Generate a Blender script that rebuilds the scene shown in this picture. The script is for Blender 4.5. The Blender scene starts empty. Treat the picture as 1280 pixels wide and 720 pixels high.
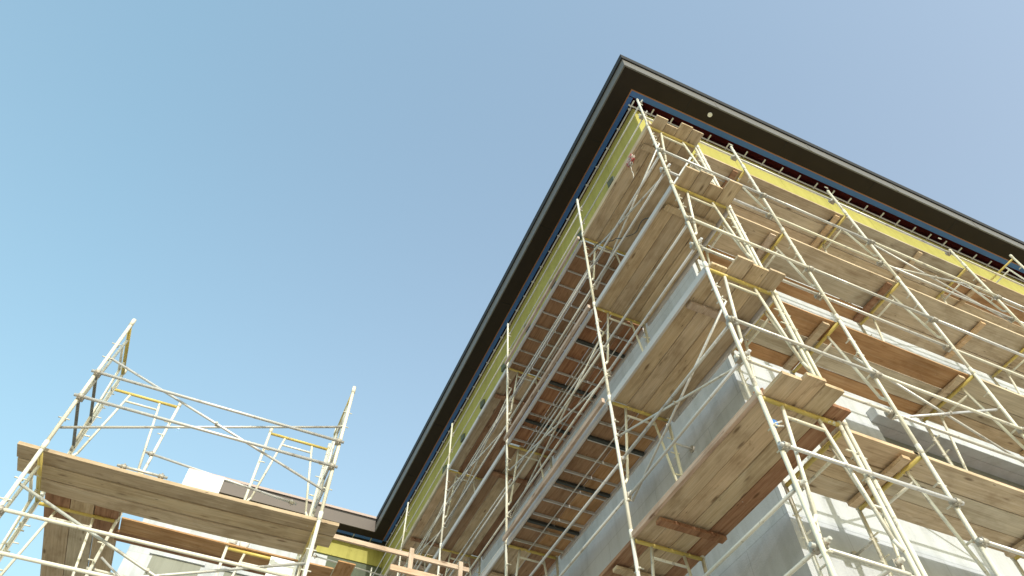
import bpy, bmesh, math, random
from mathutils import Vector, Matrix, Quaternion
random.seed(7)
D = bpy.data
scn = bpy.context.scene
COL = scn.collection
PI = math.pi

# ------------------------------------------------------------------ camera
H = 1.6                                     # eye height above the ground
camd = D.cameras.new('camera'); cam = D.objects.new('camera', camd); COL.objects.link(cam)
FPX = 868.5
camd.sensor_width = 36.0; camd.lens = 36.0 * FPX / 1280.0
camd.clip_start = 0.05; camd.clip_end = 3000
MR = ((9.14640943e-01, -4.04266879e-01, -4.85120509e-04),
      (3.29493748e-01, 7.46163328e-01, -5.78510291e-01),
      (2.34234529e-01, 5.28969354e-01, 8.15674940e-01))   # rows: picture right, down, forward in world axes
rgt, dwn, fwd = (Vector(r).normalized() for r in MR)
m = Matrix((rgt, -dwn, -fwd)).transposed().to_4x4()
m.translation = Vector((0, 0, H))
cam.matrix_world = m
scn.camera = cam

# ------------------------------------------------------------------ light
SUN = Vector((-0.04, -1.0, 0.39)).normalized()
EL = math.asin(SUN.z)
w = D.worlds.new('World'); scn.world = w; w.use_nodes = True
nt = w.node_tree; nt.nodes.clear()
sky = nt.nodes.new('ShaderNodeTexSky'); sky.sky_type = 'NISHITA'; sky.sun_disc = False
sky.sun_elevation = EL; sky.sun_rotation = PI + 0.04
sky.air_density = 1.7; sky.dust_density = 4.0; sky.ozone_density = 1.6; sky.altitude = 0
hs = nt.nodes.new('ShaderNodeHueSaturation'); hs.inputs['Saturation'].default_value = 1.12; hs.inputs['Value'].default_value = 1.88
bg = nt.nodes.new('ShaderNodeBackground'); bg.inputs['Strength'].default_value = 0.15
wo = nt.nodes.new('ShaderNodeOutputWorld')
tc = nt.nodes.new('ShaderNodeTexCoord'); dp = nt.nodes.new('ShaderNodeVectorMath'); dp.operation = 'DOT_PRODUCT'
dp.inputs[1].default_value = (0.90, 0.25, 0.35)     # the sky is a little more violet towards the building's side
cr = nt.nodes.new('ShaderNodeValToRGB'); cr.color_ramp.elements[0].position = 0.15; cr.color_ramp.elements[0].color = (0.88, 1.04, 1.04, 1)
cr.color_ramp.elements[1].position = 0.85; cr.color_ramp.elements[1].color = (1.02, 0.985, 0.985, 1)
mx = nt.nodes.new('ShaderNodeMix'); mx.data_type = 'RGBA'; mx.blend_type = 'MULTIPLY'; mx.inputs[0].default_value = 1.0
nt.links.new(tc.outputs['Generated'], dp.inputs[0]); nt.links.new(dp.outputs['Value'], cr.inputs[0])
gm = nt.nodes.new('ShaderNodeGamma'); gm.inputs['Gamma'].default_value = 0.7
nt.links.new(sky.outputs[0], gm.inputs['Color']); nt.links.new(gm.outputs[0], hs.inputs['Color']); nt.links.new(hs.outputs[0], mx.inputs[6]); nt.links.new(cr.outputs[0], mx.inputs[7])
nt.links.new(mx.outputs[2], bg.inputs['Color']); nt.links.new(bg.outputs[0], wo.inputs['Surface'])
sl = D.lights.new('sun', 'SUN'); sl.energy = 2.3; sl.angle = math.radians(0.53); sl.color = (1.0, 0.965, 0.91)
so = D.objects.new('sun', sl); COL.objects.link(so); so.rotation_mode = 'QUATERNION'
so.rotation_quaternion = (-SUN).to_track_quat('-Z', 'Y'); so.location = SUN * 60
vs = scn.view_settings
vs.view_transform = 'Standard'; vs.look = 'None'; vs.gamma = 1; vs.use_curve_mapping = False
vs.exposure = 0.60
scn.cycles.max_bounces = 7; scn.cycles.diffuse_bounces = 4

# ------------------------------------------------------------------ helpers
def project(p):
    q = Vector(p) - Vector((0, 0, H)); z = q.dot(fwd)
    if z < .2: return None
    return (640 + FPX * q.dot(rgt) / z, 360 + FPX * q.dot(dwn) / z)
def seen(pts, mg=25):
    """is a chain of points inside the camera's field of view (with a margin)"""
    P = []
    for a, b in zip(pts[:-1], pts[1:]):
        a = Vector(a); b = Vector(b)
        for i in range(9): P.append(a.lerp(b, i / 8))
    for p in P:
        q = project(p)
        if q and -mg < q[0] < 1280 + mg and -mg < q[1] < 720 + mg: return True
    return False

def bx(bm, x0, x1, y0, y1, z0, z1):
    v = [bm.verts.new(c) for c in ((x0,y0,z0),(x1,y0,z0),(x1,y1,z0),(x0,y1,z0),(x0,y0,z1),(x1,y0,z1),(x1,y1,z1),(x0,y1,z1))]
    for f in ((0,3,2,1),(4,5,6,7),(0,1,5,4),(1,2,6,5),(2,3,7,6),(3,0,4,7)): bm.faces.new([v[i] for i in f])
def tube(bm, a, b, r, seg=12, r2=None, cap=True):
    a = Vector(a); b = Vector(b); d = (b - a)
    if d.length < 1e-6: return
    d.normalize(); u = d.orthogonal().normalized(); v = d.cross(u)
    r2 = r if r2 is None else r2
    A = []; B = []
    for i in range(seg):
        t = 2 * PI * i / seg; o = u * math.cos(t) + v * math.sin(t)
        A.append(bm.verts.new(a + o * r)); B.append(bm.verts.new(b + o * r2))
    for i in range(seg):
        j = (i + 1) % seg; f = bm.faces.new((A[i], A[j], B[j], B[i])); f.smooth = True
    if cap: bm.faces.new(A[::-1]); bm.faces.new(B)
def hollow_end(bm, p, d, r):
    tube(bm, p, Vector(p) + Vector(d) * .004, r * .8, 10)
def poly(bm, pts):
    bm.faces.new([bm.verts.new(p) for p in pts])
def new(): return bmesh.new()
def obj(name, bm, mat, parent=None, bevel=0.0, loc=None):
    me = D.meshes.new(name)
    bmesh.ops.recalc_face_normals(bm, faces=bm.faces[:])
    bm.to_mesh(me); bm.free(); me.materials.append(mat)
    o = D.objects.new(name, me); COL.objects.link(o)
    if parent: o.parent = parent
    if loc: o.location = loc
    if bevel:
        b = o.modifiers.new('bevel', 'BEVEL'); b.width = bevel; b.segments = 2; b.limit_method = 'ANGLE'
    return o
def tag(o, label, cat, group=None, kind=None):
    o['label'] = label; o['category'] = cat
    if group: o['group'] = group
    if kind: o['kind'] = kind
    return o
def thing(name, label, cat, loc=(0,0,0), rotz=0, group=None):
    o = D.objects.new(name, None); COL.objects.link(o); o.location = loc; o.rotation_euler = (0, 0, rotz)
    o.empty_display_size = .2
    return tag(o, label, cat, group)
def dup(root, loc, rotz, label):
    r = root.copy(); COL.objects.link(r); r.location = loc; r.rotation_euler = (0, 0, rotz); r['label'] = label
    for ch in list(root.children):
        c = ch.copy(); COL.objects.link(c); c.parent = r
        for g in list(ch.children):
            d = g.copy(); COL.objects.link(d); d.parent = c
    return r

# ------------------------------------------------------------------ materials
def mat(name):
    m = D.materials.new(name); m.use_nodes = True
    n = m.node_tree; b = n.nodes['Principled BSDF']
    return m, n, b
def N(n, t, **k):
    x = n.nodes.new(t)
    for a, v in k.items(): setattr(x, a, v)
    return x
def noise(n, vec, scale, detail=4, rough=.6, dist=0.0):
    t = N(n, 'ShaderNodeTexNoise'); t.inputs['Scale'].default_value = scale; t.inputs['Detail'].default_value = detail
    t.inputs['Roughness'].default_value = rough; t.inputs['Distortion'].default_value = dist
    if vec is not None: n.links.new(vec, t.inputs['Vector'])
    return t.outputs['Fac']
def ramp(n, fac, stops):
    r = N(n, 'ShaderNodeValToRGB')
    e = r.color_ramp.elements
    e[0].position, e[0].color = stops[0][0], (*stops[0][1], 1)
    e[1].position, e[1].color = stops[-1][0], (*stops[-1][1], 1)
    for p, c in stops[1:-1]:
        x = e.new(p); x.color = (*c, 1)
    n.links.new(fac, r.inputs[0]); return r.outputs[0]
def mapping(n, scale=(1,1,1), rnd=True, coord='Object'):
    tc = N(n, 'ShaderNodeTexCoord'); mp = N(n, 'ShaderNodeMapping'); mp.inputs['Scale'].default_value = scale
    n.links.new(tc.outputs[coord], mp.inputs['Vector'])
    if rnd:
        oi = N(n, 'ShaderNodeObjectInfo'); mu = N(n, 'ShaderNodeVectorMath', operation='SCALE')
        cb = N(n, 'ShaderNodeCombineXYZ')
        for i in range(3): n.links.new(oi.outputs['Random'], cb.inputs[i])
        n.links.new(cb.outputs[0], mu.inputs[0]); mu.inputs['Scale'].default_value = 37.0
        n.links.new(mu.outputs[0], mp.inputs['Location'])
    return mp.outputs[0]
def mixc(n, fac, a, b, blend='MIX'):
    x = N(n, 'ShaderNodeMix', data_type='RGBA', blend_type=blend)
    for i, v in ((0, fac), (6, a), (7, b)):
        if hasattr(v, 'default_value') or hasattr(v, 'is_output'): n.links.new(v, x.inputs[i])
        elif i == 0: x.inputs[0].default_value = v
        else: x.inputs[i].default_value = (*v, 1)
    return x.outputs[2]
def bump(n, b, h, s=.3, d=.01):
    x = N(n, 'ShaderNodeBump'); x.inputs['Strength'].default_value = s; x.inputs['Distance'].default_value = d
    n.links.new(h, x.inputs['Height']); n.links.new(x.outputs[0], b.inputs['Normal'])

def wood(name, base, dark, light, knots=True, rough=.85):
    m, n, b = mat(name)
    v = mapping(n, (1.0, 14, 14)); v2 = mapping(n, (1.2, 2.2, 2.2)); v3 = mapping(n, (.8, 60, 60))
    g = noise(n, v, 1.6, 6, .65, .6); blot = noise(n, v2, 2.2, 5, .6, .3); fine = noise(n, v3, 1.5, 3, .6)
    c = ramp(n, g, [(.28, dark), (.5, base), (.74, light)])
    c2 = ramp(n, blot, [(.33, (.68, .63, .57)), (.52, (1, 1, 1)), (.75, (1.12, 1.10, 1.05))])
    c = mixc(n, .75, c, c2, 'MULTIPLY')
    c3 = ramp(n, fine, [(.35, (.72, .70, .66)), (.6, (1, 1, 1))])
    c = mixc(n, .6, c, c3, 'MULTIPLY')
    oi = N(n, 'ShaderNodeObjectInfo')
    tint = ramp(n, oi.outputs['Random'], [(0, (.74, .73, .72)), (.35, (1, 1, 1)), (.65, (.90, .92, .93)), (1, (1.10, .96, .84))])
    c = mixc(n, .8, c, tint, 'MULTIPLY')
    if knots:
        vo = N(n, 'ShaderNodeTexVoronoi'); vo.inputs['Scale'].default_value = 1.0
        n.links.new(mapping(n, (2.1, 7, 7)), vo.inputs['Vector'])
        k = ramp(n, vo.outputs['Distance'], [(.06, (.22, .15, .10)), (.15, (1, 1, 1))])
        c = mixc(n, .7, c, k, 'MULTIPLY')
    # splashes of plaster
    sp = ramp(n, noise(n, mapping(n, (5, 7, 7)), 2.0, 5, .7), [(.70, (0, 0, 0)), (.76, (1, 1, 1))])
    c = mixc(n, sp, c, (.56, .54, .50))
    dk = ramp(n, noise(n, mapping(n, (1.3, 3.5, 3.5)), 1.7, 6, .75, .8), [(.60, (1, 1, 1)), (.70, (.55, .47, .40))])
    c = mixc(n, .8, c, dk, 'MULTIPLY')
    nl = N(n, 'ShaderNodeTexVoronoi'); nl.inputs['Scale'].default_value = 1.0; nl.inputs['Randomness'].default_value = .35
    n.links.new(mapping(n, (2.4, 11, 11)), nl.inputs['Vector'])
    c = mixc(n, .8, c, ramp(n, nl.outputs['Distance'], [(.035, (.16, .12, .10)), (.06, (1, 1, 1))]), 'MULTIPLY')
    n.links.new(c, b.inputs['Base Color']); b.inputs['Roughness'].default_value = rough
    b.inputs['Specular IOR Level'].default_value = .2
    bump(n, b, g, .35, .004)
    return m
WOOD_OLD = wood('weathered_plank_wood', (.60, .475, .335), (.46, .35, .235), (.67, .56, .425))
WOOD_TAN = wood('tan_plank_wood', (.61, .47, .31), (.47, .34, .21), (.68, .56, .40))
WOOD_GREY = wood('grey_plank_wood', (.58, .50, .38), (.47, .395, .29), (.64, .565, .45))
WOOD_RED = wood('reddish_plank_wood', (.36, .20, .12), (.20, .10, .06), (.46, .30, .19))
PLY = wood('orange_plywood', (.50, .29, .145), (.38, .20, .09), (.57, .38, .22), knots=False)
PLYD = wood('brown_plywood', (.36, .225, .14), (.25, .15, .09), (.45, .31, .20), knots=False)
PINE = wood('fresh_pine', (.60, .47, .37), (.50, .37, .28), (.66, .55, .45))
PINKW = wood('pale_pinkish_board', (.55, .44, .38), (.42, .32, .27), (.62, .52, .46))
WOODS = {'o': WOOD_OLD, 't': WOOD_TAN, 'g': WOOD_GREY, 'r': WOOD_RED, 'p': PLY, 'q': PLYD, 'n': PINE}

def paint(name, col, wear, rough=.45, amt=.62, metal=0.0, nz=7):
    m, n, b = mat(name)
    v = mapping(n, (1, 1, 1))
    f = noise(n, v, nz, 6, .7, .3)
    k = ramp(n, f, [(amt, (0, 0, 0)), (amt + .04, (1, 1, 1))])
    c = mixc(n, k, col, wear)
    f2 = noise(n, v, 1.3, 3, .5)
    c = mixc(n, .5, c, ramp(n, f2, [(.3, (.82, .82, .80)), (.6, (1, 1, 1))]), 'MULTIPLY')
    if 'tube' in name:
        oi = N(n, 'ShaderNodeObjectInfo')
        c = mixc(n, .9, c, ramp(n, oi.outputs['Random'], [(0, (.86, .84, .78)), (.3, (1.04, 1.04, 1.08)), (.6, (.93, .92, .84)), (.85, (1.05, 1.06, 1.14)), (1, (.84, .84, .84))]), 'MULTIPLY')
        f3 = noise(n, mapping(n, (2.5, 2.5, 5)), 5, 6, .75, .5)
        c = mixc(n, .85, c, ramp(n, f3, [(.62, (1, 1, 1)), (.68, (.62, .50, .40))]), 'MULTIPLY')
        c = mixc(n, ramp(n, noise(n, v, 11, 4, .6), [(.66, (0, 0, 0)), (.69, (1, 1, 1))]), c, (.66, .65, .62))
    n.links.new(c, b.inputs['Base Color']); b.inputs['Roughness'].default_value = rough; b.inputs['Metallic'].default_value = metal
    bump(n, b, f, .15, .002)
    return m
CREAM = paint('sunlit_yellow_tube_paint', (.74, .71, .60), (.47, .44, .38), amt=.60)  # paler copy of the yellow paint, strong sunlight put into its colour
YELLOW = paint('yellow_tube_paint', (.62, .48, .13), (.45, .36, .18), amt=.60)
GALV = paint('galvanised_tube', (.62, .61, .58), (.42, .40, .37), rough=.42, metal=.35, amt=.58)
ALU = paint('aluminium_beam', (.58, .55, .54), (.42, .40, .38), rough=.55, metal=.2, amt=.6)
RUST = paint('worn_coupler_steel', (.42, .39, .34), (.30, .20, .13), rough=.6, metal=.3, amt=.6, nz=25)
BLACKM = paint('dark_steel', (.05, .055, .05), (.12, .10, .08), rough=.5, metal=.3)
DARKG = paint('shaded_galvanised_tube', (.20, .20, .185), (.12, .11, .10))  # darker galvanised tube, shade put into the colour of the sky-side end rails
BLUEP = paint('blue_plastic', (.05, .17, .45), (.04, .12, .3))
REDP = paint('red_cord', (.40, .07, .06), (.3, .2, .16))
WHITEP = paint('white_cord', (.62, .58, .52), (.4, .36, .3))
PINKP = paint('pink_edge', (.75, .42, .42), (.6, .45, .42))
WHITEB = paint('white_board', (.78, .78, .78), (.62, .60, .58), rough=.6, amt=.68, nz=3)
BAG = paint('white_bag', (.80, .79, .77), (.60, .58, .55), rough=.7, amt=.66)

def stucco(name, col, dirt, joints=True):
    m, n, b = mat(name)
    v = mapping(n, (1, 1, 1), rnd=False)
    f = noise(n, v, .9, 6, .65); c = ramp(n, f, [(.30, dirt), (.55, col), (.8, tuple(min(1, x * 1.06) for x in col))])
    st = noise(n, mapping(n, (3.5, 3.5, .25), rnd=False), 1.6, 5, .6)
    c = mixc(n, .5, c, ramp(n, st, [(.36, (.78, .77, .74)), (.55, (1, 1, 1))]), 'MULTIPLY')
    fi = noise(n, v, 55, 3, .7)
    c = mixc(n, .3, c, ramp(n, fi, [(.3, (.8, .8, .78)), (.6, (1, 1, 1))]), 'MULTIPLY')
    if joints:
        sx = N(n, 'ShaderNodeSeparateXYZ'); n.links.new(v, sx.inputs[0])
        ad = N(n, 'ShaderNodeMath', operation='ADD'); n.links.new(sx.outputs[0], ad.inputs[0]); n.links.new(sx.outputs[1], ad.inputs[1])
        cb = N(n, 'ShaderNodeCombineXYZ'); n.links.new(ad.outputs[0], cb.inputs[0]); n.links.new(sx.outputs[2], cb.inputs[1])
        br = N(n, 'ShaderNodeTexBrick'); n.links.new(cb.outputs[0], br.inputs['Vector'])
        br.inputs['Scale'].default_value = 1; br.inputs['Brick Width'].default_value = 1.22; br.inputs['Row Height'].default_value = .81
        br.inputs['Mortar Size'].default_value = .006; br.inputs['Mortar Smooth'].default_value = .4
        br.inputs['Color1'].default_value = (1, 1, 1, 1); br.inputs['Color2'].default_value = (.94, .95, .96, 1); br.inputs['Mortar'].default_value = (.70, .70, .70, 1)
        c = mixc(n, .8, c, br.outputs['Color'], 'MULTIPLY')
    n.links.new(c, b.inputs['Base Color']); b.inputs['Roughness'].default_value = .9
    b.inputs['Specular IOR Level'].default_value = .2
    bump(n, b, fi, .5, .006)
    return m
STUCCO = stucco('white_wall_board', (.52, .54, .57), (.42, .44, .465))
def dots(m):
    n = m.node_tree; b = n.nodes['Principled BSDF']; src = b.inputs['Base Color'].links[0].from_socket
    vo = N(n, 'ShaderNodeTexVoronoi'); vo.inputs['Randomness'].default_value = .12; vo.inputs['Scale'].default_value = 1
    n.links.new(mapping(n, (5, 5, 3.3), rnd=False), vo.inputs['Vector'])
    n.links.new(mixc(n, .8, src, ramp(n, vo.outputs['Distance'], [(.06, (.45, .42, .35)), (.09, (1, 1, 1))]), 'MULTIPLY'), b.inputs['Base Color'])
    return m
YBOARD = stucco('yellow_sheathing', (.40, .37, .11), (.34, .315, .09), joints=False)
PANEL = stucco('grey_green_infill', (.27, .275, .235), (.22, .225, .19), joints=False)
DGREEN = stucco('dark_green_membrane', (.12, .14, .10), (.09, .10, .08), joints=False)
DRED = stucco('dark_red_membrane', (.20, .035, .028), (.13, .025, .02), joints=False)
REDTAPE = paint('red_tape', (.50, .10, .10), (.42, .30, .28), amt=.54, nz=12)
SOFF = paint('brown_soffit_metal', (.032, .0245, .019), (.026, .020, .0155), rough=.8, amt=.7, nz=2)
FASC = paint('bronze_fascia_metal', (.155, .148, .14), (.14, .132, .125), rough=.45, amt=.7, metal=.0, nz=2)
CAPW = paint('pinkish_cap_metal', (.40, .31, .28), (.34, .27, .24), rough=.6, amt=.7)
FASW = paint('brown_wing_fascia', (.085, .060, .045), (.07, .05, .037), rough=.5, amt=.7, nz=2)
CAP = paint('shaded_cap_and_joint_metal', (.03, .028, .026), (.04, .036, .033), rough=.6, metal=.0, amt=.7)  # shading of the eave's top strip put into a dark colour; joints share it
BLUET = paint('blue_flashing_tape', (.04, .14, .42), (.05, .16, .38), rough=.5, amt=.7)
BRASS = paint('orange_brown_trim', (.33, .14, .06), (.2, .09, .05), rough=.5)
GLASS, n_, b_ = mat('dark_window_glass'); b_.inputs['Base Color'].default_value = (.03, .04, .04, 1); b_.inputs['Roughness'].default_value = .06

for m_ in (SOFF, FASC, CAP):
    m_.node_tree.nodes['Principled BSDF'].inputs['Specular IOR Level'].default_value = .15
# ------------------------------------------------------------------ ground
m, n, b = mat('dry_dirt')
v = mapping(n, rnd=False); c = ramp(n, noise(n, v, .35, 8, .65), [(.3, (.38, .325, .255)), (.6, (.49, .425, .335)), (.8, (.56, .495, .405))])
c = mixc(n, .4, c, ramp(n, noise(n, v, 9, 5, .7), [(.3, (.75, .73, .7)), (.6, (1, 1, 1))]), 'MULTIPLY')
n.links.new(c, b.inputs['Base Color']); b.inputs['Roughness'].default_value = .95
bump(n, b, noise(n, v, 6, 6, .7), .6, .03)
bm = new(); poly(bm, [(-900,-900,0),(900,-900,0),(900,900,0),(-900,900,0)])
g = obj('ground', bm, m); g['kind'] = 'structure'; g['label'] = 'dry tan dirt ground of the building site'

# ------------------------------------------------------------------ the building
WX, WY = 4.55, 3.94            # wall faces: left wall plane x = WX, right wall plane y = WY
XE, YE = 26.0, 34.0
SZ = 14.3 + H                  # soffit height
FZ = SZ + .56                  # fascia top
FX, FY = 3.97, 3.22            # fascia planes
WYF, FYF = 21.05, 20.35        # the wing's wall and fascia planes
XW0 = -3.0                     # wing's left end
bld = thing('building', 'unfinished white building with yellow frieze boards and dark overhanging eaves behind the scaffolding', 'building', (WX, WY, 0))
def part(name, bm, mt, par=None, bevel=0):
    par = par or bld
    o = obj(name, bm, mt, par, bevel)
    # the mesh is in world coordinates: undo the parent's location
    if par is bld: o.location = (-WX, -WY, 0)
    return o
# wall of the main block as a shell with a window opening on the right facade
YZ = 12.85 + H                 # bottom of yellow board
W1 = (6.62, 13.6, 4.75 + H, 5.98 + H)          # window opening x0,x1,z0,z1 on the right facade
bm = new()
x0, x1, z0, z1 = W1
bx(bm, WX, XE, WY, WY + .3, 0, z0)
bx(bm, WX, x0, WY, WY + .3, z0, z1)
bx(bm, x1, XE, WY, WY + .3, z0, z1)
bx(bm, WX, XE, WY, WY + .3, z1, YZ)
bx(bm, WX, WX + .3, WY + .3, YE, 0, YZ)
part('wall', bm, STUCCO)
bm = new(); bx(bm, WX + .01, XE, WY + .01, WY + .3, YZ, SZ + .45); bx(bm, WX + .01, WX + .3, WY + .3, YE, YZ, SZ + .45)
part('membrane', bm, DRED)
# yellow frieze boards
bm = new()
FT = 14.22 + H
x = WX - .012
for i in range(18):
    a = WX - .018 + i * 1.22; bx(bm, a + .003, a + 1.217, WY - .018, WY + .008, YZ - .02, FT)
for i in range(14):
    a = WY - .018 + i * 1.22
    if a > WYF: break
    bx(bm, WX - .018, WX + .008, a + .026 if i == 0 else a + .003, min(a + 1.217, WYF), YZ - .02, FT)
part('yellow_frieze', bm, YBOARD)
# soffit, blue strip, trim, fascia, cap ; right run, left run, wing run
SO = .36                       # width of brown soffit
BL = .14
def eave(mtname):
    pass
bm = new()
bx(bm, FX, XE, FY, FY + SO, SZ, SZ + .05)
bx(bm, FX, FX + SO, FY + SO, WYF - .72 + SO, SZ, SZ + .05)
bx(bm, XW0 + .9, FX + SO, WYF - .72 + SO - SO + .002, WYF - .72 + SO, SZ + .003, SZ + .053)
part('soffit', bm, SOFF)
bm = new()
a, bq = FY + SO, FX + SO
bx(bm, bq, XE, a, a + .022, SZ - .006, SZ + .05)
bx(bm, bq, bq + .022, a + .022, WYF - .36, SZ - .006, SZ + .05)
part('trim_strip', bm, BRASS)
bm = new()
bx(bm, bq + .022, XE, a + .022, a + .022 + BL - .02, SZ - .002, SZ + .05)
bx(bm, bq + .022, bq + .022 + BL * .75, a + .022 + BL, WYF - .36, SZ - .002, SZ + .05)
bx(bm, XW0 + .9, bq + .022, WYF - .36, WYF - .36 + BL, SZ - .002, SZ + .05)
part('blue_strip', bm, BLUET)
bm = new()   # void above the open strip
bx(bm, bq, XE, a + .1, WY + .05, SZ + .46, SZ + .5); bx(bm, bq, WX + .05, WY + .05, WYF, SZ + .46, SZ + .5); bx(bm, XW0 + .9, WX, WYF - .4, WYF + .05, SZ + .463, SZ + .503)
part('void_lining', bm, DRED)
bm = new()
fy = WYF - .72
bx(bm, FX - .03, XE, FY - .03, FY, SZ - .015, SZ + .34)
bx(bm, FX - .03, FX, FY, fy - .03, SZ - .015, SZ + .34)
part('fascia', bm, FASC)
bm = new(); bx(bm, XW0 + .9, FX - .031, fy - .03, fy, SZ - .015, SZ + .40)
part('fascia', bm, FASW)
bm = new()
bx(bm, FX - .06, XE, FY - .06, FY + .05, SZ + .34, FZ); bx(bm, FX - .06, FX + .05, FY + .05, fy - .06, SZ + .34, FZ)
part('fascia_cap', bm, CAP)
bm = new(); bx(bm, XW0 + .9, FX - .031, fy - .01, fy + .05, SZ + .402, SZ + .475); part('fascia_gap_shade', bm, CAP)  # dark strip, the shadow in the gap put into its colour
bm = new(); bx(bm, XW0 + .9, FX - .061, fy - .05, fy + .05, SZ + .477, FZ); part('fascia_cap', bm, CAPW)
bm = new()
bx(bm, FX + .05, XE, FY + .05, YE, FZ - .06, FZ - .01); bx(bm, XW0 + .9, FX + .05, fy + .05, YE, FZ - .06, FZ - .01)
part('roof', bm, SOFF)
# furring rail and short channels bridging the open strip
bm = new(); bx(bm, bq + .1, XE, WY - .055, WY - .028, SZ - .035, SZ - .012)
part('furring_rail', bm, WHITEB)
bm = new(); bx(bm, WX - .055, WX - .028, WY, WYF, SZ - .035, SZ - .012)
part('furring_rail', bm, WHITEB)
cy = new(); bx(cy, -.014, .014, a + .19, WY - .01, SZ - .03, SZ - .008)
dots(YBOARD)
c0 = None
k = 0
for i in range(40):
    xx = 4.5 + i * .478
    if xx > 15: break
    if c0 is None:
        c0 = part('channel', cy, WHITEB); c0.location = (xx - WX, -WY, 0)
    else:
        c = c0.copy(); COL.objects.link(c); c.parent = bld; c.location = (xx - WX, -WY, 0)
cx = new(); bx(cx, bq + .14, WX - .01, -.014, .014, SZ - .03, SZ - .008)
c1 = None
for i in range(36):
    yy = 3.98 + i * .49
    if yy > WYF: break
    if c1 is None:
        c1 = part('channel', cx, WHITEB); c1.location = (-WX, yy - WY, 0)
    else:
        c = c1.copy(); COL.objects.link(c); c.parent = bld; c.location = (-WX, yy - WY, 0)
cw = new(); bx(cw, -.014, .014, WYF - .36, WYF - .01, SZ - .012, SZ + .012)
c2 = None
for i in range(12):
    xx = WX - .6 - i * .6
    if xx < XW0 + 1: break
    if c2 is None: c2 = part('channel', cw, GALV); c2.location = (xx - WX, -WY, 0)
    else:
        c = c2.copy(); COL.objects.link(c); c.parent = bld; c.location = (xx - WX, -WY, 0)
# panel joints of the soffit and the fascia
for i in range(9):
    q = 5.6 + i * 2.44
    bm = new(); bx(bm, q, q + .012, FY + .004, FY + SO - .004, SZ - .006, SZ - .0005); part('joint_strip', bm, CAP)
    bm = new(); bx(bm, q + .6, q + .64, FY - .036, FY - .0305, SZ - .012, SZ + .335); part('fascia_joint', bm, FASC)
for i in range(7):
    q = 4.9 + i * 2.44
    bm = new(); bx(bm, FX + .004, FX + SO - .004, q, q + .012, SZ - .006, SZ - .0005); part('joint_strip', bm, CAP)
    bm = new(); bx(bm, FX - .036, FX - .0305, q + .6, q + .64, SZ - .012, SZ + .335); part('fascia_joint', bm, FASC)
# round downlight in the soffit
for (dx, dy) in ((6.14, 3.39),):
    bm = new(); tube(bm, (dx, dy, SZ - .03), (dx, dy, SZ + .01), .05, 20); dl = part('downlight', bm, WHITEB)
# window on the right facade: infill panel set back, head and sill mouldings
x0, x1, z0, z1 = W1
win = part('window', (lambda b_: (bx(b_, x0, x1, WY + .14, WY + .18, z0, z1), b_)[1])(new()), PANEL)
bm = new(); bx(bm, x0 + .15, x1 - .3, WY + .130, WY + .139, z1 - .17, z1 - .11); o = obj('red_tape', bm, REDTAPE, win)
bm = new(); bx(bm, x0 - .08, x1 + .1, WY - .14, WY - .001, z1 + .001, z1 + .16); obj('window_head', bm, STUCCO, win, .008)
bm = new(); bx(bm, x0 - .3, x1 + .3, WY - .12, WY - .001, z1 + .62, z1 + .78); part('moulding', bm, STUCCO, bevel=.008)
bm = new(); bx(bm, x0 - .05, x1 + .1, WY - .08, WY - .001, z0 - .14, z0 - .001); obj('sill', bm, STUCCO, win, .006)
# shallow score lines and a projecting course low on the right facade
bm = new(); bx(bm, 6.2, 16, WY - .09, WY - .001, 2.95 + H, 3.07 + H); part('moulding', bm, STUCCO, bevel=.006)
# wing
bm = new()
bx(bm, XW0, 2.7, WYF, WYF + .3, 0, 13.5 + H)
part('wing_wall', bm, STUCCO)
bm = new(); bx(bm, XW0 + .9, WX, WYF + .02, WYF + .3, 13.501 + H, SZ + .45); bx(bm, 2.7, WX, WYF + .02, WYF + .3, 0, 13.5 + H); part('wing_membrane', bm, DGREEN)
bm = new()
for i in range(6):
    q1 = WX - .02 - i * 1.22; q0 = max(q1 - 1.217, XW0 + .95)
    if q1 - q0 > .1: bx(bm, q0, q1, WYF - .02, WYF + .01, 13.55 + H, FT)
part('yellow_frieze', bm, YBOARD)
for (a0, a1, c0_, c1_) in ((-2.3, -.9, 10.2, 12.2), (-.2, 1.6, 10.2, 12.2)):
    bm = new()
    bx(bm, a0, a1, WYF - .012, WYF - .002, c0_ + H, c1_ + H); f = part('window', bm, PANEL)
    for nm, q in (('window_head', (a0, a1, c1_ , c1_ + .12)), ('sill', (a0, a1, c0_ - .12, c0_))):
        bm = new(); bx(bm, q[0] - .1, q[1] + .1, WYF - .07, WYF - .001, q[2] + H, q[3] + H); obj(nm, bm, STUCCO, f, .006)
# dark angle brackets along the shaded frieze
for i in range(8):
    yy = 5.11 + 1.39 * i
    bm = new(); poly(bm, [(WX - .022, yy - .10, 13.02 + H), (WX - .022, yy + .12, 13.10 + H), (WX - .022, yy + .11, 12.86 + H), (WX - .022, yy - .11, 12.84 + H)])
    r_ = bmesh.ops.extrude_face_region(bm, geom=bm.faces[:]); bmesh.ops.translate(bm, vec=(-.05, 0, -.01), verts=[v for v in r_['geom'] if isinstance(v, bmesh.types.BMVert)])
    part('bracket', bm, DGREEN)

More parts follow.
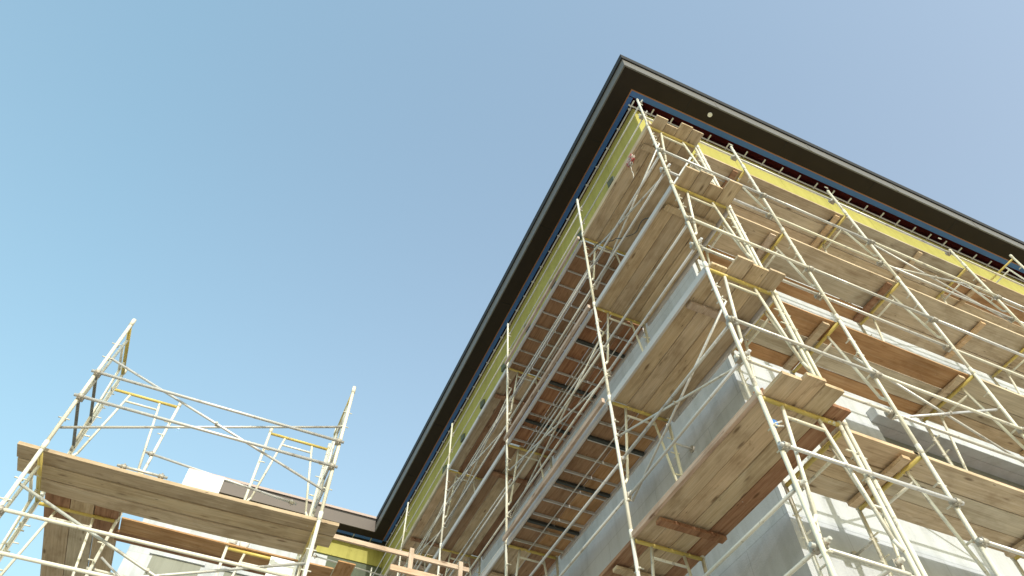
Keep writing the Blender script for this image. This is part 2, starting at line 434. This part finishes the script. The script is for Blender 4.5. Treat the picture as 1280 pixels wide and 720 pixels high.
# ------------------------------------------------------------------ scaffold frames
LIFT = 1.87
LV = [.39 + H, 2.26 + H, 4.13 + H, 6.0 + H, 7.87 + H, 9.74 + H, 11.61 + H]   # ledger heights
R = .0190
def pins(bm, x, zs, sx):
    for z in zs:
        tube(bm, (x, 0, z), (x + sx * .075, 0, z), .008, 6)
        tube(bm, (x, -.05, z - .03), (x, .05, z - .03), .007, 6)
PROTO = {}
def make_frame(width, ext, label, group, loc, rz):
    key = (round(width, 3), ext)
    if key in PROTO: return dup(PROTO[key], loc, rz, label)
    t = thing('scaffold_trestle', label, 'scaffold frame', loc, rz, group)
    h = LIFT; lo = -ext
    for k, x in enumerate((0, width)):
        bm = new(); tube(bm, (x, 0, lo + .012), (x, 0, h - .008), R, 14)
        tube(bm, (x, 0, h - .05), (x, 0, h + .05), R * 1.22, 14)
        s = 1 if k == 0 else -1
        pins(bm, x, (.42, 1.30, 1.52), s)
        obj('post', bm, CREAM, t)
        if ext > .1:
            bm = new(); tube(bm, (x, 0, lo), (x, 0, lo + .012), .07, 8); tube(bm, (x, 0, lo), (x, 0, lo + .12), .012, 8)
            obj('base_plate', bm, RUST, t)
    bm = new(); tube(bm, (R, 0, h - .06), (width - R, 0, h - .06), R * 1.05, 14)
    obj('ledger', bm, YELLOW, t)
    # splayed inner legs under a short bar
    a = .26 * width; b2 = .72 * width
    bm = new()
    tube(bm, (a, 0, h - .085), (.065, 0, .70), .0155, 10); tube(bm, (.065, 0, .70), (R, 0, .62), .0155, 10)
    tube(bm, (.085, 0, .98), (R, 0, .98), .010, 8)
    obj('splayed_leg', bm, CREAM, t)
    bm = new()
    tube(bm, (b2, 0, h - .085), (width - .065, 0, .70), .0155, 10); tube(bm, (width - .065, 0, .70), (width - R, 0, .62), .0155, 10)
    tube(bm, (width - .085, 0, .98), (width - R, 0, .98), .010, 8)
    obj('splayed_leg', bm, CREAM, t)
    bm = new(); tube(bm, (a - .01, 0, h - .20), (b2 + .01, 0, h - .20), .0145, 10)
    obj('cross_bar', bm, CREAM, t)
    PROTO[key] = t
    return t
LFT = ['at the ground', 'far below the decks', 'holding up the lowest deck', 'holding up the second deck', 'holding up the third deck', 'holding up the top deck', 'rising above all decks']
ORD = ['bottom', 'second', 'third', 'fourth', 'fifth', 'top', 'extra topmost']
NUM = ['first', 'second', 'third', 'fourth', 'fifth', 'sixth']
def column(x, y, rz, width, top, where, group, base=None, lv=LV, gz=0.0):
    """frames stacked at one spot; the lowest one in view stands on long posts down to the ground"""
    first = True
    d = Vector((math.cos(rz), math.sin(rz), 0)) * width
    for k in range(1, top + 1):
        z0 = lv[k] - LIFT
        P = Vector((x, y, z0))
        if not seen([P, P + Vector((0, 0, LIFT)), P + d + Vector((0, 0, LIFT)), P + d, P], 15): continue
        ext = 0.0
        if first: ext = round(z0 - gz, 3); first = False
        lab = '%s, %s' % (where, LFT[k])
        make_frame(width, ext, lab, group, (x, y, z0), rz)

GF_L = 'scaffold frames along the shaded left facade'
GF_R = 'scaffold frames along the sunlit right facade'
LY = [2.82, 4.9, 7.98, 11.1, 14.15, 17.2]
RX = [4.31, 5.14, 7.07, 9.58, 12.1]
LX0, LWID = 3.442, .80
RY0, RWID = 2.82, .83
names_l = ['frame at the near building corner', 'frame one bay left of the corner', 'frame two bays along the shaded facade', 'frame three bays along the shaded facade', 'frame four bays along the shaded facade', 'frame beside the distant wing corner']
for i, y in enumerate(LY): column(LX0, y, 0, LWID, 5, names_l[i], GF_L)
names_r = ['sunlit frame paired with the corner frame', 'frame at first tall post right of corner', 'frame at second tall post right of corner', 'frame at third tall post right of corner', 'frame at the right picture edge']
for i, x in enumerate(RX): column(x, RY0, PI / 2, RWID, 6 if i == 4 else 5, names_r[i], GF_R)

# guard posts: thin extensions above the top frames on the outer side
GP = None
def gpost(x, y, z0, z1, label, group='guard posts above the top decks', r=R * .92, name='guard_post'):
    bm = new(); tube(bm, (0, 0, 0), (0, 0, z1 - z0), r, 14); tube(bm, (0, 0, .0), (0, 0, .09), r * 1.3, 14)
    tube(bm, (0, 0, z1 - z0 - .05), (0, 0, z1 - z0 - .03), r * 1.25, 14); tube(bm, (0, 0, .45), (.07, 0, .45), .008, 6); tube(bm, (0, 0, .9), (.07, 0, .9), .008, 6)
    o = obj(name, bm, CREAM, None, 0, (x, y, z0)); tag(o, label, 'guard post', group)
for i, y in enumerate(LY):
    gpost(LX0, y, LV[5], (10.81 if i == 0 else 11.0) + H, ['guard post above the near corner of the scaffold', 'guard post one bay left of the corner, before the yellow frieze', 'guard post two bays left of the corner', 'guard post three bays left of the corner', 'guard post four bays left of the corner', 'farthest guard post beside the wing'][i])
for i, x in enumerate(RX[1:4]):
    gpost(x, RY0, LV[5], (10.53, 10.5, 10.25)[i] + H, ['guard post at first tall post right of the corner', 'guard post at second tall post right of the corner', 'guard post at third tall post right of the corner'][i])

# ------------------------------------------------------------------ rails and braces
def rail(a, b, label, group, mt=GALV, r=.0205, name='guard_rail', cat='guard rail', coup=True):
    a = Vector(a); b = Vector(b)
    if not seen([a, b], 10): return
    t = thing(name, label, cat, a, 0, group)
    bm = new(); d = b - a; tube(bm, (0, 0, 0), d, r, 12); obj('tube', bm, mt, t)
    if coup:
        u = d.normalized()
        for p in (u * .06, d - u * .06):
            bm = new(); tube(bm, p - u * .026, p + u * .026, r * 1.6, 8); bx(bm, p.x - .03, p.x + .03, p.y + .0, p.y + .05, p.z - .028, p.z + .028) if r > .014 else None; s = u.orthogonal().normalized()
            tube(bm, p - Vector((0, 0, .035)), p + Vector((0, 0, .035)), .010, 6); tube(bm, p + u * .015 - s * .034, p + u * .015 + s * .034, .006, 6)
            obj('coupler', bm, RUST, t)
    return t
def brace(a, b, c, d_, label, group, r=.0125):
    """two crossing flat tubes bolted in the middle"""
    if not seen([a, b, c, d_], 10): return
    t = thing('cross_brace', label, 'cross brace', a, 0, group)
    A = Vector(a)
    bm = new(); tube(bm, (0, 0, 0), Vector(b) - A, r, 10); obj('brace_tube', bm, GALV, t)
    off = Vector((0, 0, 0))
    bm = new(); tube(bm, Vector(c) - A + off, Vector(d_) - A + off, r, 10); obj('brace_tube', bm, GALV, t)
    mid = (Vector(a) + Vector(b)) / 2 - A; bm = new(); n3 = (Vector(b) - Vector(a)).cross(Vector(d_) - Vector(c)).normalized()
    tube(bm, mid - n3 * .025, mid + n3 * .025, .014, 8); obj('bolt', bm, RUST, t)
GR_L = 'guard rails along the shaded facade'; GR_R = 'guard rails along the sunlit facade'
GB_L = 'cross braces along the shaded facade'; GB_R = 'cross braces along the sunlit facade'
bay_l = ['bay beside the corner', 'second bay along the shaded side', 'third bay along the shaded side', 'fourth bay along the shaded side', 'farthest bay along the shaded side']
bay_r = ['narrow corner bay', 'first wide bay right of corner', 'second wide bay right of corner', 'bay at right picture edge']
lev = {0: 'far below view', 1: 'below the lowest deck in view', 2: 'above the lowest deck', 3: 'above the second deck', 4: 'above the third deck', 5: 'above the top deck'}
ro = R + .021
for i in range(5):
    y0, y1 = LY[i], LY[i + 1]
    for k in range(1, 6):
        for j, dz in enumerate((.95, .48)):
            if k == 5 and j == 1 and i > 2: pass
            rail((LX0 - ro + .08 + (ro if 0 else 0), y0 - .06, LV[k] + dz), (LX0 - ro + .08, y1 + .06, LV[k] + dz + random.uniform(-.02, .02)),
                 '%s guard rail %s, %s' % (('upper', 'lower')[j], lev[k], bay_l[i]), GR_L, r=.0155 if k < 5 else .011)
        if k < 5:
            xb = LX0 + .05
            if (i + k) % 2 == 0 or i > 2:
                brace((xb, y0, LV[k] + .42), (xb, y1, LV[k] + 1.30), (xb + .03, y0, LV[k] + 1.30), (xb + .03, y1, LV[k] + .42),
                  'crossed braces %s, %s' % (lev[k], bay_l[i]), GB_L)
        if i in (1, 2, 3) and k in (3, 4):
            for j, (dx_, dz) in enumerate(((.02, 1.22), (.02, .22))):
                rail((LX0 + .10 + dx_, y0 + .1, LV[k] + dz), (LX0 + .10 + dx_, y1 - .1, LV[k] + dz + .05), '%s extra thin tube %s, %s' % (('high', 'ankle-high')[j], lev[k], bay_l[i]), GR_L, r=.011, coup=False)
        # inner rails close to the wall
        if k < 5 and (i + k) % 2: rail((LX0 + LWID - .06, y0, LV[k] + .55), (LX0 + LWID - .06, y1, LV[k] + .55), 'wall-side rail %s, %s' % (lev[k], bay_l[i]), GR_L, r=.016)
RXX = [LX0 + LWID] + RX[1:]
for i in range(4):
    x0, x1 = (LX0 if i == 0 else RX[i]), RX[i + 1]
    for k in range(1, 6):
        for j, dz in enumerate((.93, .47)):
            yy = RY0 - ro * (1 if j == 0 else -1)
            if k == 5 and j == 0: continue
            if k == 1 and i == 0 and j == 0: dz = 1.27; x0_ = LX0 + .12
            rail((x0 - .05, yy, LV[k] + dz), (x1 + .05, yy, LV[k] + dz + random.uniform(-.02, .02)),
                 '%s guard rail %s, %s' % (('upper', 'lower')[j], lev[k], bay_r[i]), GR_R, mt=GALV if (i + k + j) % 3 else CREAM, r=.017)
        if i > 0 and k < 5:
            yb = RY0 + .05
            if (i, k) in ((1, 2), (2, 4), (3, 3)):
                brace((x0, yb, LV[k] + .42), (x1, yb, LV[k] + 1.30), (x0, yb + .03, LV[k] + 1.30), (x1, yb + .03, LV[k] + .42),
                  'crossed braces %s, %s' % (lev[k], bay_r[i]), GB_R)
            rail((x0, RY0 + RWID - .05, LV[k] + .5), (x1, RY0 + RWID - .05, LV[k] + .5), 'wall-side rail %s, %s' % (lev[k], bay_r[i]), GR_R, r=.015)
# end rails across the corner bay (in front of the left scaffold's end)
# ------------------------------------------------------------------ decks
def deck(name, label, group, loc, rz, length, spec, side=None, joist=False, ends=None, rungs=False, warp=.006, cleat=()):
    """planks side by side along local +X; spec: list of (wood key, width); first plank is at local y=0"""
    c, s = math.cos(rz), math.sin(rz)
    Wd = sum(q[1] for q in spec)
    L = Vector((c, s, 0)) * length; Wv = Vector((-s, c, 0)) * Wd
    P = Vector(loc)
    if not seen([P, P + L, P + L + Wv, P + Wv, P], 5): return None
    t = thing(name, label, 'scaffold deck', loc, rz, group)
    y = 0
    for i, (kx, wd) in enumerate(spec):
        e0, e1 = (ends[i] if ends else (random.uniform(-.05, .02), random.uniform(-.02, .06)))
        bm = new(); zo = random.uniform(0, .016) if kx != 'p' else .002; wp = warp * random.uniform(.4, 2.4); tw = random.uniform(-.006, .006)
        th = .038 if kx not in 'pq' else .02
        seg = 6
        # slightly sagging plank
        rows = []
        for q in range(seg + 1):
            xx = e0 + (length + e1 - e0) * q / seg; zz = zo - wp * math.sin(PI * q / seg) + tw * (q / seg - .5)
            rows.append([bm.verts.new((xx, y + .005, zz)), bm.verts.new((xx, y + wd - .005, zz)), bm.verts.new((xx, y + wd - .005, zz + th)), bm.verts.new((xx, y + .005, zz + th))])
        for q in range(seg):
            A, B = rows[q], rows[q + 1]
            for u in range(4): bm.faces.new((A[u], A[(u + 1) % 4], B[(u + 1) % 4], B[u]))
        bm.faces.new(rows[0]); bm.faces.new(rows[-1][::-1])
        o = obj('plank' if kx not in 'pq' else 'plywood_sheet', bm, WOODS[kx], t, .003)
        y += wd
    if cleat:
        for q in cleat:
            bm = new(); bx(bm, q, q + .085, .03, Wd - .03, -.062, -.024); obj('cleat', bm, WOODS[random.choice('rton')], t, .003)
    if side == 'alu':
        for yy in ((Wd + .004, Wd + .034), (-.034, -.004)):
            bm = new(); bx(bm, .03, length - .03, yy[0], yy[1], -.05, .045); obj('side_rail', bm, ALU, t, .004)
    if side == 'wood':
        bm = new(); bx(bm, -.05, length + .02, Wd + .004, Wd + .042, -.02, .10); obj('edge_board', bm, WOOD_GREY, t, .004)
    if side == 'wood2':
        bm = new(); bx(bm, -.02, length + .02, Wd + .004, Wd + .044, -.012, .045); obj('edge_board', bm, PINKW, t, .004)
    if side == 'alu' and joist:
        bm = new(); bx(bm, -.02, length - .05, Wd + .075, Wd + .115, -.02, .05); obj('edge_board', bm, PINKW, t, .004)
    if joist == 3:
        q = .55
        while q < length - .2:
            bm = new(); bx(bm, q, q + .045, .01, Wd - .01, -.05, -.012); obj('joist', bm, BLACKM, t); q += .9
    if joist:
        q = .28
        while q < length - .1:
            bm = new(); bx(bm, q, q + (.05 if joist == 2 else .016), .01, Wd - .01, -.045, -.008); obj('joist', bm, BLACKM if joist == 2 else GALV, t)
            q += .5 if joist == 2 else .32
    if joist in (1, 3):
        for yy in (.2, .5): bm = new(); tube(bm, (.05, yy, -.05), (length - .05, yy, -.05), .009, 8); obj('runner', bm, GALV, t)
    return t
GD_L = 'decks of the shaded facade scaffold'; GD_R = 'decks of the sunlit facade scaffold'
dn = ['', 'lowest', 'lowest', 'second', 'third', 'top']
# left facade: local X -> world +Y, local Y -> world -X ; inner edge at x = 4.30, outer 3.50
specL = {
 (2,0): ('rtoo', 'wood2', 0), (3,0): ('otot', 'alu', 0), (4,0): ('ttot', 'alu', 0), (5,0): ('otto', 'wood', 0),
 (2,1): ('rotr', None, 0), (3,1): ('pq', 'alu', 3), (4,1): ('rqr', 'alu', 3), (5,1): ('qq', 'alu', 1),
 (2,2): ('roqo', None, 0), (3,2): ('rqoo', 'alu', 0), (4,2): ('rotq', 'alu', 0), (5,2): ('roro', 'alu', 0),
 (2,3): ('ottr', None, 0), (3,3): ('roto', 'alu', 0), (4,3): ('qoro', 'alu', 0), (5,3): ('otoo', 'wood', 0),
 (3,4): ('otto', None, 0), (4,4): ('toro', None, 0), (5,4): ('ooto', 'wood', 0),
 (1,0): ('otto', None, 0), (1,1): ('otto', None, 0)}
for (k, i), (sp, side, jo) in specL.items():
    n_ = len(sp); wd = .80 / n_
    y0, y1 = LY[i], LY[i + 1]
    ends = None
    if i == 0:   # ends poke out past the end frame
        base = {2: (-.14, -.30, -.33, -.27), 3: (-.24, -.22, -.24, -.06), 4: (-.34, -.20, -.30, -.28), 5: (-.22, -.24, -.14, -.20), 1: (-.2, -.2, -.2, -.2)}[k]
        ends = [(e, random.uniform(0, .06)) for e in base]
    deck('scaffold_deck', '%s deck of %s, %s' % (dn[k], bay_l[i], {0: 'planks poking out past the corner frame', 1: ('plain planks without rungs' if k == 2 else 'brown plywood with metal cross rungs'), 2: 'mixed boards and planks', 3: 'dusty brown planks', 4: 'nearest to the wing'}[i]), GD_L,
         (LX0 + .83, y0 + (.06 if i else 0), LV[k] - .032), PI / 2, y1 - y0 - (.06 if i else 0), [(q, wd) for q in sp], side, jo, ends, cleat=() if jo else [(y1 - y0) * random.choice((.12, .2, .8))])
# right facade: local X -> world +X, local Y -> world +Y, outer edge first
specR = {
 (2,0): 'oto', (3,0): 'pgp', (4,0): 'ogp', (5,0): 'otg',
 (2,1): 'ogo', (3,1): 'pgp', (4,1): 'ogp', (5,1): 'ogo',
 (2,2): 'ogo', (3,2): 'ggo', (4,2): 'goo', (5,2): 'got',
 (2,3): 'oto', (3,3): 'gog', (4,3): 'gtg', (5,3): 'tpt', (1,1): 'oto', (1,2): 'oto'}
RD = [4.33, 5.14, 7.07, 9.58, 12.1]
for (k, i), sp in specR.items():
    n_ = len(sp); x0, x1 = RD[i], RD[i + 1]
    wds = [.27, .27, .24] if sp != 'pgp' else [.30, .30, .18]
    deck('scaffold_deck', '%s deck of %s, %s' % (dn[k], bay_r[i], {'p': 'with orange plywood', 'g': 'greyish planks', 'o': 'brown planks', 't': 'tan planks'}[sorted(sp)[-1] if 'p' not in sp else 'p']), GD_R,
         (x0 + .02, RY0 + .045, LV[k] - .032), 0, x1 - x0 - .02, [(q, wd) for q, wd in zip(sp, wds)], None, 0, cleat=[(x1 - x0) - .19] if i in (0, 1) else [(x1 - x0) * random.choice((.15, .6))])

# ------------------------------------------------------------------ left tower
TY, TYI = 6.2, 7.0
TL = [2.51 + H, 4.38 + H, 6.20 + H]
TXs = (-1.96, .63)
gt = 'frames of the free-standing left tower'
for ti, tx in enumerate(TXs):
    for k in (1, 2):
        z0 = TL[k] - LIFT
        ext = 0 if k == 2 else round(z0, 3)
        make_frame(.80, ext, '%s frame at the %s end of the left tower' % (('lower', 'upper')[k - 1], ('sky-side', 'eave-side')[ti]), gt, (tx, TY, z0), PI / 2)
    rail((tx, TY, TL[1] + .98), (tx, TY + .8, TL[1] + .98), 'upper end rail of the left tower, %s end' % ('sky-side', 'eave-side')[ti], 'end rails of the left tower', DARKG if ti == 0 else GALV, .016, 'end_rail', 'guard rail', False)
    rail((tx, TY, TL[1] + .62), (tx, TY + .8, TL[1] + .62), 'lower end rail of the left tower, %s end' % ('sky-side', 'eave-side')[ti], 'end rails of the left tower', DARKG if ti == 0 else GALV, .016, 'end_rail', 'guard rail', False)
yo = TY - ro
for nm, a, b in (('upper front rail of the left tower, above its deck', 5.34, 5.34), ('middle front rail of the left tower, above its deck', 4.99, 4.99), ('front rail of the left tower just below its deck', 3.66, 3.66), ('lowest front rail of the left tower', 3.30, 3.30)):
    rail((TXs[0] - .04, yo, a + H), (TXs[1] + .04, yo, b + H), nm, 'front rails of the left tower', CREAM if a < 4 else GALV, .0165)
brace((TXs[0], TY + .03, 5.64 + H), (TXs[1], TY + .03, 4.70 + H), (TXs[0], TY + .055, 4.65 + H), (TXs[1], TY + .055, 5.64 + H), 'crossed braces over the deck of the left tower', 'braces of the left tower', .0135)
brace((TXs[0], TY + .03, 3.97 + H), (TXs[1], TY + .03, 2.95 + H), (TXs[0], TY + .055, 2.95 + H), (TXs[1], TY + .055, 3.89 + H), 'crossed braces under the deck of the left tower', 'braces of the left tower', .0135)
deck('scaffold_deck', 'long brown plank deck of the free-standing left tower', 'decks of the left scaffolds', (-2.2, TY + .1, TL[1] - .0), 0, 3.05,
     [('o', .20), ('t', .21), ('o', .21)], None, 0, [(0, 0), (.01, .0), (.22, -.12)], warp=.012)
rail((-1.38, TY + .3, TL[1] + .20), (-.90, TY + .3, TL[1] + .20), 'short knee-high bar on the left tower deck beside the white board', None, GALV, .014, 'short_rail', 'rail')
rail((-1.30, TYI, 5.18 + H), (.42, TYI, 5.02 + H), 'slanting rear rail of the left tower with a sleeve joint', None, GALV, .014, 'rear_rail', 'rail')
# white board standing on the deck
t = thing('white_board', 'white board with a pink top edge standing on the left tower deck', 'board', (-.74, TY + .20, TL[1] + .045))
bm = new(); bx(bm, 0, .36, 0, .03, 0, .25); obj('panel', bm, WHITEB, t, .003)
bm = new(); bx(bm, 0, .36, .002, .028, .2505, .262); obj('top_edge', bm, PINKP, t)

# scaffold row behind the tower: frames parallel to the long facades' ends
BY = 8.26
BL_ = [3.27 + H, 5.14 + H, 7.01 + H]
gb = 'frames of the scaffold behind the left tower'
for bi, (xx, wd) in enumerate(((-2.30, .86), (-.155, .86))):
    for k in (1, 2):
        z0 = BL_[k] - LIFT
        make_frame(wd, 0 if k == 2 else round(z0, 3), '%s frame behind the left tower, %s one' % (('lower', 'upper')[k - 1], ('farther from the eave', 'nearer the eave')[bi]), gb, (xx, BY, z0), 0)
        if k == 1: make_frame(wd, round(z0, 3), 'second-row frame farther behind the left tower, %s one' % ('farther from the eave', 'nearer the eave')[bi], gb, (xx, BY + 3.0, z0), 0)
deck('scaffold_deck', 'brown deck running back behind the left tower, seen from below', 'decks of the left scaffolds', (-1.42, BY - .2, BL_[1] + .0), PI / 2, 3.3, [('o', .27), ('g', .27), ('o', .28)], None, 0)
deck('scaffold_deck', 'short reddish board ends above the yellow ledger behind the left tower', 'decks of the left scaffolds', (-1.43, BY - .34, BL_[1] - .048), PI / 2, .62, [('r', .27), ('t', .26), ('r', .28)], None, 0)
deck('scaffold_deck', 'orange plank bridging the two frames behind the left tower', 'decks of the left scaffolds', (-1.40, BY - .05, BL_[1] - .03), 0, 2.55, [('p', .30), ('r', .2)], None, 0)
deck('scaffold_deck', 'orange decking behind the left tower nearest the eave-side frame', 'decks of the left scaffolds', (-.10, BY + .5, BL_[1] - .2), 0, 1.9, [('p', .24), ('r', .24)], None, 0)
rail((-1.5, BY + .1, BL_[1] - .62), (.7, BY + .1, BL_[1] - .64), 'white rail under the orange plank behind the left tower', 'rails behind the left tower', CREAM, .018)
rail((-1.5, BY + 3, BL_[1] - .4), (.7, BY + 3, BL_[1] - .4), 'distant rail in the second row behind the left tower', 'rails behind the left tower', GALV, .018)
brace((-1.4, BY + .03, BL_[1] - .5), (-.15, BY + .03, BL_[1] - 1.3), (-1.4, BY + .06, BL_[1] - 1.3), (-.15, BY + .06, BL_[1] - .5), 'crossed braces under the orange plank', 'braces of the left tower')
# dark thin poles beyond the tower's sky-side end
for k, (px, py) in enumerate(((-3.35, 11.2), (-3.2, 11.3))):
    gpost(px, py, 0, 6.0 + H - .12 * k, ['dark pole beyond the sky-side end of the left tower, the taller', 'dark pole beyond the sky-side end of the left tower, the shorter'][k], 'dark poles beyond the left tower', .03, 'dark_pole')
for o in D.objects:
    if o.name.startswith('dark_pole'):
        o.data.materials[0] = BLACKM; o['category'] = 'pole'
# buckets, panel and bag on the orange boards
def bucket(x, y, z, label, s=1.0):
    t = thing('bucket', label, 'bucket', (x, y, z), 0, 'white buckets on the orange plank')
    bm = new(); tube(bm, (0, 0, 0), (0, 0, .16 * s), .058 * s, 16, .07 * s); obj('pail', bm, BAG, t)
    bm = new(); tube(bm, (0, 0, .15 * s), (0, 0, .168 * s), .076 * s, 16); obj('rim', bm, WHITEB, t)
bucket(-.12, BY + .02, BL_[1] + .0, 'white bucket beside the yellow frame head')
bucket(.03, BY + .06, BL_[1] + .0, 'white bucket farther along the orange plank', .9)

def blob(name, label, loc, size, mt, cat, seed=1):
    bm = new(); bmesh.ops.create_icosphere(bm, subdivisions=4, radius=1)
    rnd = random.Random(seed)
    dirs = [Vector((rnd.gauss(0, 1), rnd.gauss(0, 1), rnd.gauss(0, 1))).normalized() for _ in range(26)]
    for v in bm.verts:
        p = v.co.normalized(); f = 1.0
        for q in dirs:
            f -= .055 * max(0, 1 - abs(p.dot(q)) * 7)
        f += .05 * math.sin(p.x * 5 + p.z * 3)
        v.co = Vector((p.x * size[0], p.y * size[1], max(p.z, -.75) * size[2])) * f
    for f in bm.faces: f.smooth = True
    o = obj(name, bm, mt, None, 0, loc); tag(o, label, cat); return o

# ------------------------------------------------------------------ timber guard at the bottom, between tower and facade
TG = 9.25; s_ = TG / 19.9
t = thing('timber_guard', 'fresh pine guard rail nailed to short posts before the wing', 'timber rail', (0, TG, 0))
def bxo(name, x0, x1, y0, y1, z0, z1, mt=PINE, par=t):
    bm = new(); L = (x1 - x0, y1 - y0, z1 - z0)
    # mesh along its own long axis so the grain follows it
    if L[2] > L[0]: 
        bx(bm, 0, L[2], 0, L[1], 0, L[0]); o = obj(name, bm, mt, par, .003); o.rotation_euler = (0, -PI / 2, 0); o.location = (x1, y0, z0)
    else:
        bx(bm, 0, L[0], 0, L[1], 0, L[2]); o = obj(name, bm, mt, par, .003); o.location = (x0, y0, z0)
    return o
zr = 13.47 * s_ + H
bxo('top_rail', 1.05, 3.36, -.02, .018, zr - .036, zr + .036)
bxo('post', 2.37, 2.44, -.058, -.021, zr - 1.15, zr + .10)
bxo('post', 3.17, 3.24, -.058, -.021, zr - 1.15, zr + .08)
bxo('lower_rail', 2.10, 3.3, -.10, -.062, zr - .36, zr - .27)
deck('scaffold_deck', 'orange board end under the pine guard rail', 'decks of the left scaffolds', (1.62, TG + .05, zr - .36), PI / 2, .9, [('p', .27)], None, 0)
deck('scaffold_deck', 'rough pine decking carrying the pine guard rail', 'decks of the left scaffolds', (1.0, TG - .1, zr - .95), 0, 2.35, [('p', .3), ('o', .3)], None, 0)
rail((1.0, TG + .4, zr - .12), (2.3, TG + .4, zr - .18), 'thin tube behind the pine guard rail', None, GALV, .012, 'thin_rail', 'rail')
blob('rubbish_bag', 'bulging white bag under the eave-side end of the left tower', (.52, 7.55, 4.28 + H), (.22, .15, .20), BAG, 'bag', 3)
t2 = thing('white_sheet', 'bright white panel leaning above the white bag', 'panel', (.36, 7.75, 4.50 + H))
bm = new(); bx(bm, 0, .34, 0, .02, 0, .30); obj('sheet', bm, WHITEB, t2, .002)

# ------------------------------------------------------------------ small things on the scaffold
def tie(a, b, label):
    a = Vector(a); b = Vector(b)
    if not seen([a, b], 5): return
    t = thing('wall_tie', label, 'wall tie', a, 0, 'ties holding the scaffold to the wall')
    bm = new(); tube(bm, (0, 0, 0), b - a, .013, 8); obj('tube', bm, GALV, t)
    bm = new(); d = (b - a).normalized(); tube(bm, b - a - d * .02, b - a - d * .002, .045, 8); obj('plate', bm, RUST, t)
for i in (1, 2, 3):
    for k in (3, 4): tie((LX0 + LWID, LY[i] + .05, LV[k] - .35), (WX, LY[i] + .05, LV[k] - .35), 'wall tie just under the %s deck, frame %s the corner on shaded side' % (dn[k], ['', 'next to', 'two bays from', 'three bays from'][i]))
    for k in (2, 3, 4): tie((RX[i] + .05, RY0 + RWID, LV[k] - .35), (RX[i] + .05, WY, LV[k] - .35), 'wall tie just under the %s deck, %s tall post right of corner' % (dn[k], ['', 'first', 'second', 'third'][i]))
def cord(bm, pts, r=.006):
    for a, b in zip(pts[:-1], pts[1:]): tube(bm, a, b, r, 6)
rnd = random.Random(5)
t = thing('rope_bundle', 'tangled red and white cords tied to the shaded guard rail near the corner', 'rope', (3.42, 3.35, 9.55 + H))
for nm, mt_, ph in (('red_cord', REDP, 0), ('white_cord', WHITEP, 1.3)):
    bm = new(); pts = []
    for i in range(70):
        a = i * .55 + ph; q = .055 + .04 * math.sin(i * 1.7 + ph)
        pts.append(Vector((.02 * math.sin(i * .9), q * math.cos(a), q * 1.3 * math.sin(a) + rnd.uniform(-.02, .02))))
    if mt_ is WHITEP:
        pts += [Vector((0, .03, -.12)), Vector((.01, .05, -.25)), Vector((0, .03, -.38)), Vector((.01, .06, -.46))]
    cord(bm, pts); obj(nm, bm, mt_, t)
t = thing('cable', 'grey power cable draped from the top deck down the second post', 'cable', (0, 0, 0))
bm = new(); pts = []
for i in range(41):
    q = i / 40; pts.append(Vector((LX0 + .10 + .03 * math.sin(q * 21), LY[1] + .1 - q * 1.7 + .05 * math.sin(q * 13), LV[5] - .05 - 2.6 * q + .9 * q * q + .02 * math.sin(q * 33))))
cord(bm, pts, .007); obj('lead', bm, BLACKM, t)
t = thing('clamp', 'blue spring clamp on the corner post under the lowest deck', 'clamp', (LX0 + .03, RY0 + .02, 3.82 + H))
bm = new(); bx(bm, 0, .05, -.02, .02, -.03, .03); obj('jaw', bm, BLUEP, t, .006)
bm = new(); tube(bm, (.03, 0, 0), (.12, 0, .06), .010, 8); tube(bm, (.03, 0, -.02), (.12, 0, .01), .008, 8); obj('grip', bm, GALV, t)
t = thing('timber_block', 'reddish timber off-cut lying on the lowest deck by the corner post', 'timber block', (LX0 + .10, RY0 + .02, LV[2] + .03), .5)
bm = new(); bx(bm, 0, .24, 0, .09, 0, .09); obj('block', bm, WOOD_RED, t, .004)
# painted figure on a plank underside
for o in list(D.objects):
    if o.name.startswith('scaffold_deck') and o.get('label', '').startswith('top deck of first wide bay'):
        cu = D.curves.new('painted_figure', 'FONT'); cu.body = '8'; cu.size = .22; cu.extrude = .0008; tmp = D.objects.new('tmp', cu); COL.objects.link(tmp)
        bpy.context.view_layer.update(); me = D.meshes.new_from_object(tmp.evaluated_get(bpy.context.evaluated_depsgraph_get())); D.objects.remove(tmp); D.curves.remove(cu)
        me.materials.clear(); me.materials.append(BLACKM); f = D.objects.new('painted_figure', me); COL.objects.link(f); f.parent = o
        f.location = (6.86 - o.location.x, 3.07 - o.location.y, -.012); f.rotation_euler = (PI, 0, .2)
